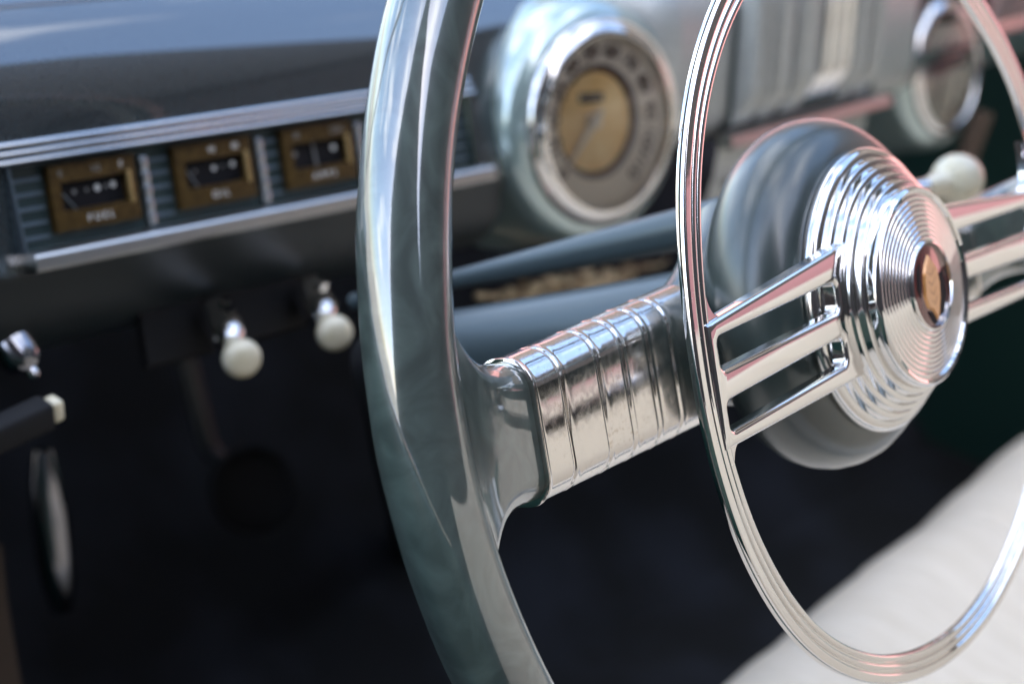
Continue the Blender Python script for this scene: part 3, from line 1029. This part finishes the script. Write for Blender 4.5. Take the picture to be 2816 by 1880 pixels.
for sh in ([(0.0050, 0.002), (0.0105, 0.004), (0.0115, -0.004), (0.0075, -0.0115), (0.0040, -0.0120), (0.0062, -0.005)], [(-0.0105, 0.007), (-0.0075, 0.010), (-0.0085, 0.001), (-0.0100, -0.003), (-0.0118, 0.001)], [(-0.0012, -0.0105), (0.0012, -0.0140), (-0.0018, -0.0142), (-0.0050, -0.0105), (-0.0060, -0.0085), (-0.0035, -0.0090)]):
    lo = [WM @ Vector((x, y, 0.0706)) for x, y in sh]
    hi_ = [WM @ Vector((x, y, 0.0711)) for x, y in sh]
    loft(bm, [lo, hi_], cap=True)
for q in range(4):
    y0 = 0.006 - 0.0036 * q
    a = [WM @ Vector((x, y, 0.07155)) for x, y in ((-0.0040 + 0.0006 * q, y0), (-0.0006, y0 - 0.0022), (0.0036 - 0.0005 * q, y0 + 0.0006))]
    tube(bm, a, 0.00022, 6)
link('emblem_inlay', bm, BLACK, cap, 30)

# horn ring: radius measured round the wheel, three stepped bands on the face
RK = [(-180, 145.4), (-166, 146.2), (-153, 147.4), (-136, 148.0), (-119, 146.5), (-107, 145.4), (-95, 144.9), (-80, 145.0), (-60, 145.9), (-30, 149.5), (0, 152.5), (22, 152.8), (31, 150.6), (42, 147.4), (60, 146.0), (80, 146.2), (105, 148.6), (130, 151.2), (142, 151.4), (153, 149.8), (164, 147.3), (172, 145.9)]


def rad(deg):
    d = (deg + 180) % 360 - 180
    n = len(RK)
    for i in range(n):
        a0, r0 = RK[i]
        a1, r1 = RK[(i + 1) % n]
        if i == n - 1:
            a1 += 360
        if a0 <= d < a1:
            am, rm = RK[i - 1]
            ap, rp = RK[(i + 2) % n]
            if i == 0:
                am -= 360
            if ap < a1:
                ap += 360
            m0, m1 = (r1 - rm) / (a1 - am), (rp - r0) / (ap - a0)
            t = (d - a0) / (a1 - a0)
            h = a1 - a0
            return (r0 * (2 * t ** 3 - 3 * t ** 2 + 1) + m0 * h * (t ** 3 - 2 * t ** 2 + t) + r1 * (-2 * t ** 3 + 3 * t ** 2) + m1 * h * (t ** 3 - t ** 2)) / 1000
    return RK[0][1] / 1000


ZR = 0.0588
PR = [(0.0, -0.0034), (0.0002, -0.0020), (0.0001, -0.0007), (-0.0002, -0.0002), (-0.0005, 0.0), (-0.0008, 0.0), (-0.0026, 0.0), (-0.0031, 0.0), (-0.0035, -0.0002), (-0.0038, -0.0008), (-0.0041, -0.0012), (-0.0045, -0.0012), (-0.0048, -0.0008), (-0.0051, -0.0005), (-0.0055, -0.0004), (-0.0063, -0.0004), (-0.0067, -0.0005), (-0.0070, -0.0010), (-0.0073, -0.0015), (-0.0077, -0.0015), (-0.0080, -0.0011), (-0.0083, -0.0008), (-0.0087, -0.0007), (-0.0097, -0.0007), (-0.0101, -0.0009), (-0.0104, -0.0014), (-0.0106, -0.0022), (-0.0106, -0.0036)]
bm = bmesh.new()
rings = []
N = 288
for i in range(N):
    deg = 360 * i / N
    r0 = rad(deg)
    wsc = 1.0 + 0.08 * math.cos(R(deg - 150))
    rings.append([WM @ Vector(((r0 + p[0] * wsc) * math.cos(R(deg)), (r0 + p[0] * wsc) * math.sin(R(deg)), ZR + p[1])) for p in PR])
loft(bm, rings, wrap=True)
hr = link('horn_ring', bm, RINGCHROME, wh, 50)


def horn_spoke(sgn):
    """plate with two slots between the ring and the hub"""
    bm = bmesh.new()
    xs = [0.1375, 0.1322, 0.0495, 0.0380]
    f = lambda l, r, x: l + (r - l) * (0.1322 - x) / (0.1322 - 0.0495)
    edge = [(-0.0262, -0.0247), (-0.0212, -0.0178), (-0.0112, -0.0076), (-0.0010, 0.0012), (0.0100, 0.0122), (0.0156, 0.0232)]
    zf, zb = 0.0592, 0.0535
    V = {}
    for i, x in enumerate(xs):
        for j, (l, r_) in enumerate(edge):
            V[i, j] = bm.verts.new((x, f(l, r_, x), zf))
    fs = []
    for i in range(3):
        for j in range(5):
            if i == 1 and j in (1, 3):
                continue
            fs.append(bm.faces.new((V[i, j], V[i, j + 1], V[i + 1, j + 1], V[i + 1, j])))
    ret = bmesh.ops.extrude_face_region(bm, geom=fs)
    vs = [v for v in ret['geom'] if isinstance(v, bmesh.types.BMVert)]
    bmesh.ops.translate(bm, verts=vs, vec=(0, 0, zb - zf))
    bmesh.ops.delete(bm, geom=[], context='FACES')
    bmesh.ops.recalc_face_normals(bm, faces=bm.faces)
    # round the slot corners
    slot = {(1, 1), (1, 2), (2, 1), (2, 2), (1, 3), (1, 4), (2, 3), (2, 4)}
    cs = [V[k].co.copy() for k in slot]
    es = [e for e in bm.edges if abs(e.verts[0].co.z - e.verts[1].co.z) > 0.003 and any((e.verts[0].co.xy - c.xy).length < 1e-5 for c in cs)]
    bmesh.ops.bevel(bm, geom=es, offset=0.0026, segments=5, profile=0.5, affect='EDGES')
    # soften the front rim of the bars
    es = [e for e in bm.edges if abs(e.verts[0].co.z - zf) < 1e-5 and abs(e.verts[1].co.z - zf) < 1e-5 and len(e.link_faces) == 2 and min(abs(fc.normal.z) for fc in e.link_faces) < 0.3]
    bmesh.ops.bevel(bm, geom=es, offset=0.0017, segments=4, profile=0.55, affect='EDGES')
    # web curving from the ring into the top and bottom bars
    for (yb, sy, lr, lb) in ((0.0150, 1, 0.022, 0.013), (-0.0255, -1, 0.018, 0.012)):
        rp = lambda y: math.sqrt(max(1e-9, (0.1358 if sy > 0 else 0.1362) ** 2 - y * y)) + 0.001
        p0, p1, p2 = Vector((rp(yb + sy * lr), yb + sy * lr)), Vector((rp(yb) - 0.0008, yb + sy * 0.0008)), Vector((rp(yb) - lb, f(edge[5][0], edge[5][1], rp(yb) - lb) - 0.001 if sy > 0 else f(edge[0][0], edge[0][1], rp(yb) - lb) + 0.001))
        arc = []
        for k in range(13):
            t = k / 12
            q0, q1 = p0.lerp(p1, t), p1.lerp(p2, t)
            arc.append(q0.lerp(q1, t))
        back = [Vector((rp(yb) - lb * 0.4, yb - sy * 0.003)), Vector((rp(yb) + 0.002, yb - sy * 0.002)), Vector((rp(yb + sy * lr * 0.5) + 0.002, yb + sy * lr * 0.5))]
        poly = arc + back
        lo = [Vector((q.x, q.y, zb)) for q in poly]
        mi = [Vector((q.x, q.y, zf - 0.0022)) for q in poly]
        ce = Vector((sum(q.x for q in poly) / len(poly), sum(q.y for q in poly) / len(poly)))
        hi = [Vector((q.x + (rp(yb) - q.x) * 0.10, q.y + (yb - q.y) * 0.10, zf - 0.0017)) for q in poly]
        loft(bm, [lo, mi, hi], cap=True)
    if sgn > 0:
        M = WM
    else:
        M = WM @ Matrix.Scale(-1, 4, Vector((1, 0, 0)))
    bm.transform(M)
    return bm


for sgn in (-1, 1):
    link('horn_spoke', horn_spoke(sgn), CHROME, hr, 30)
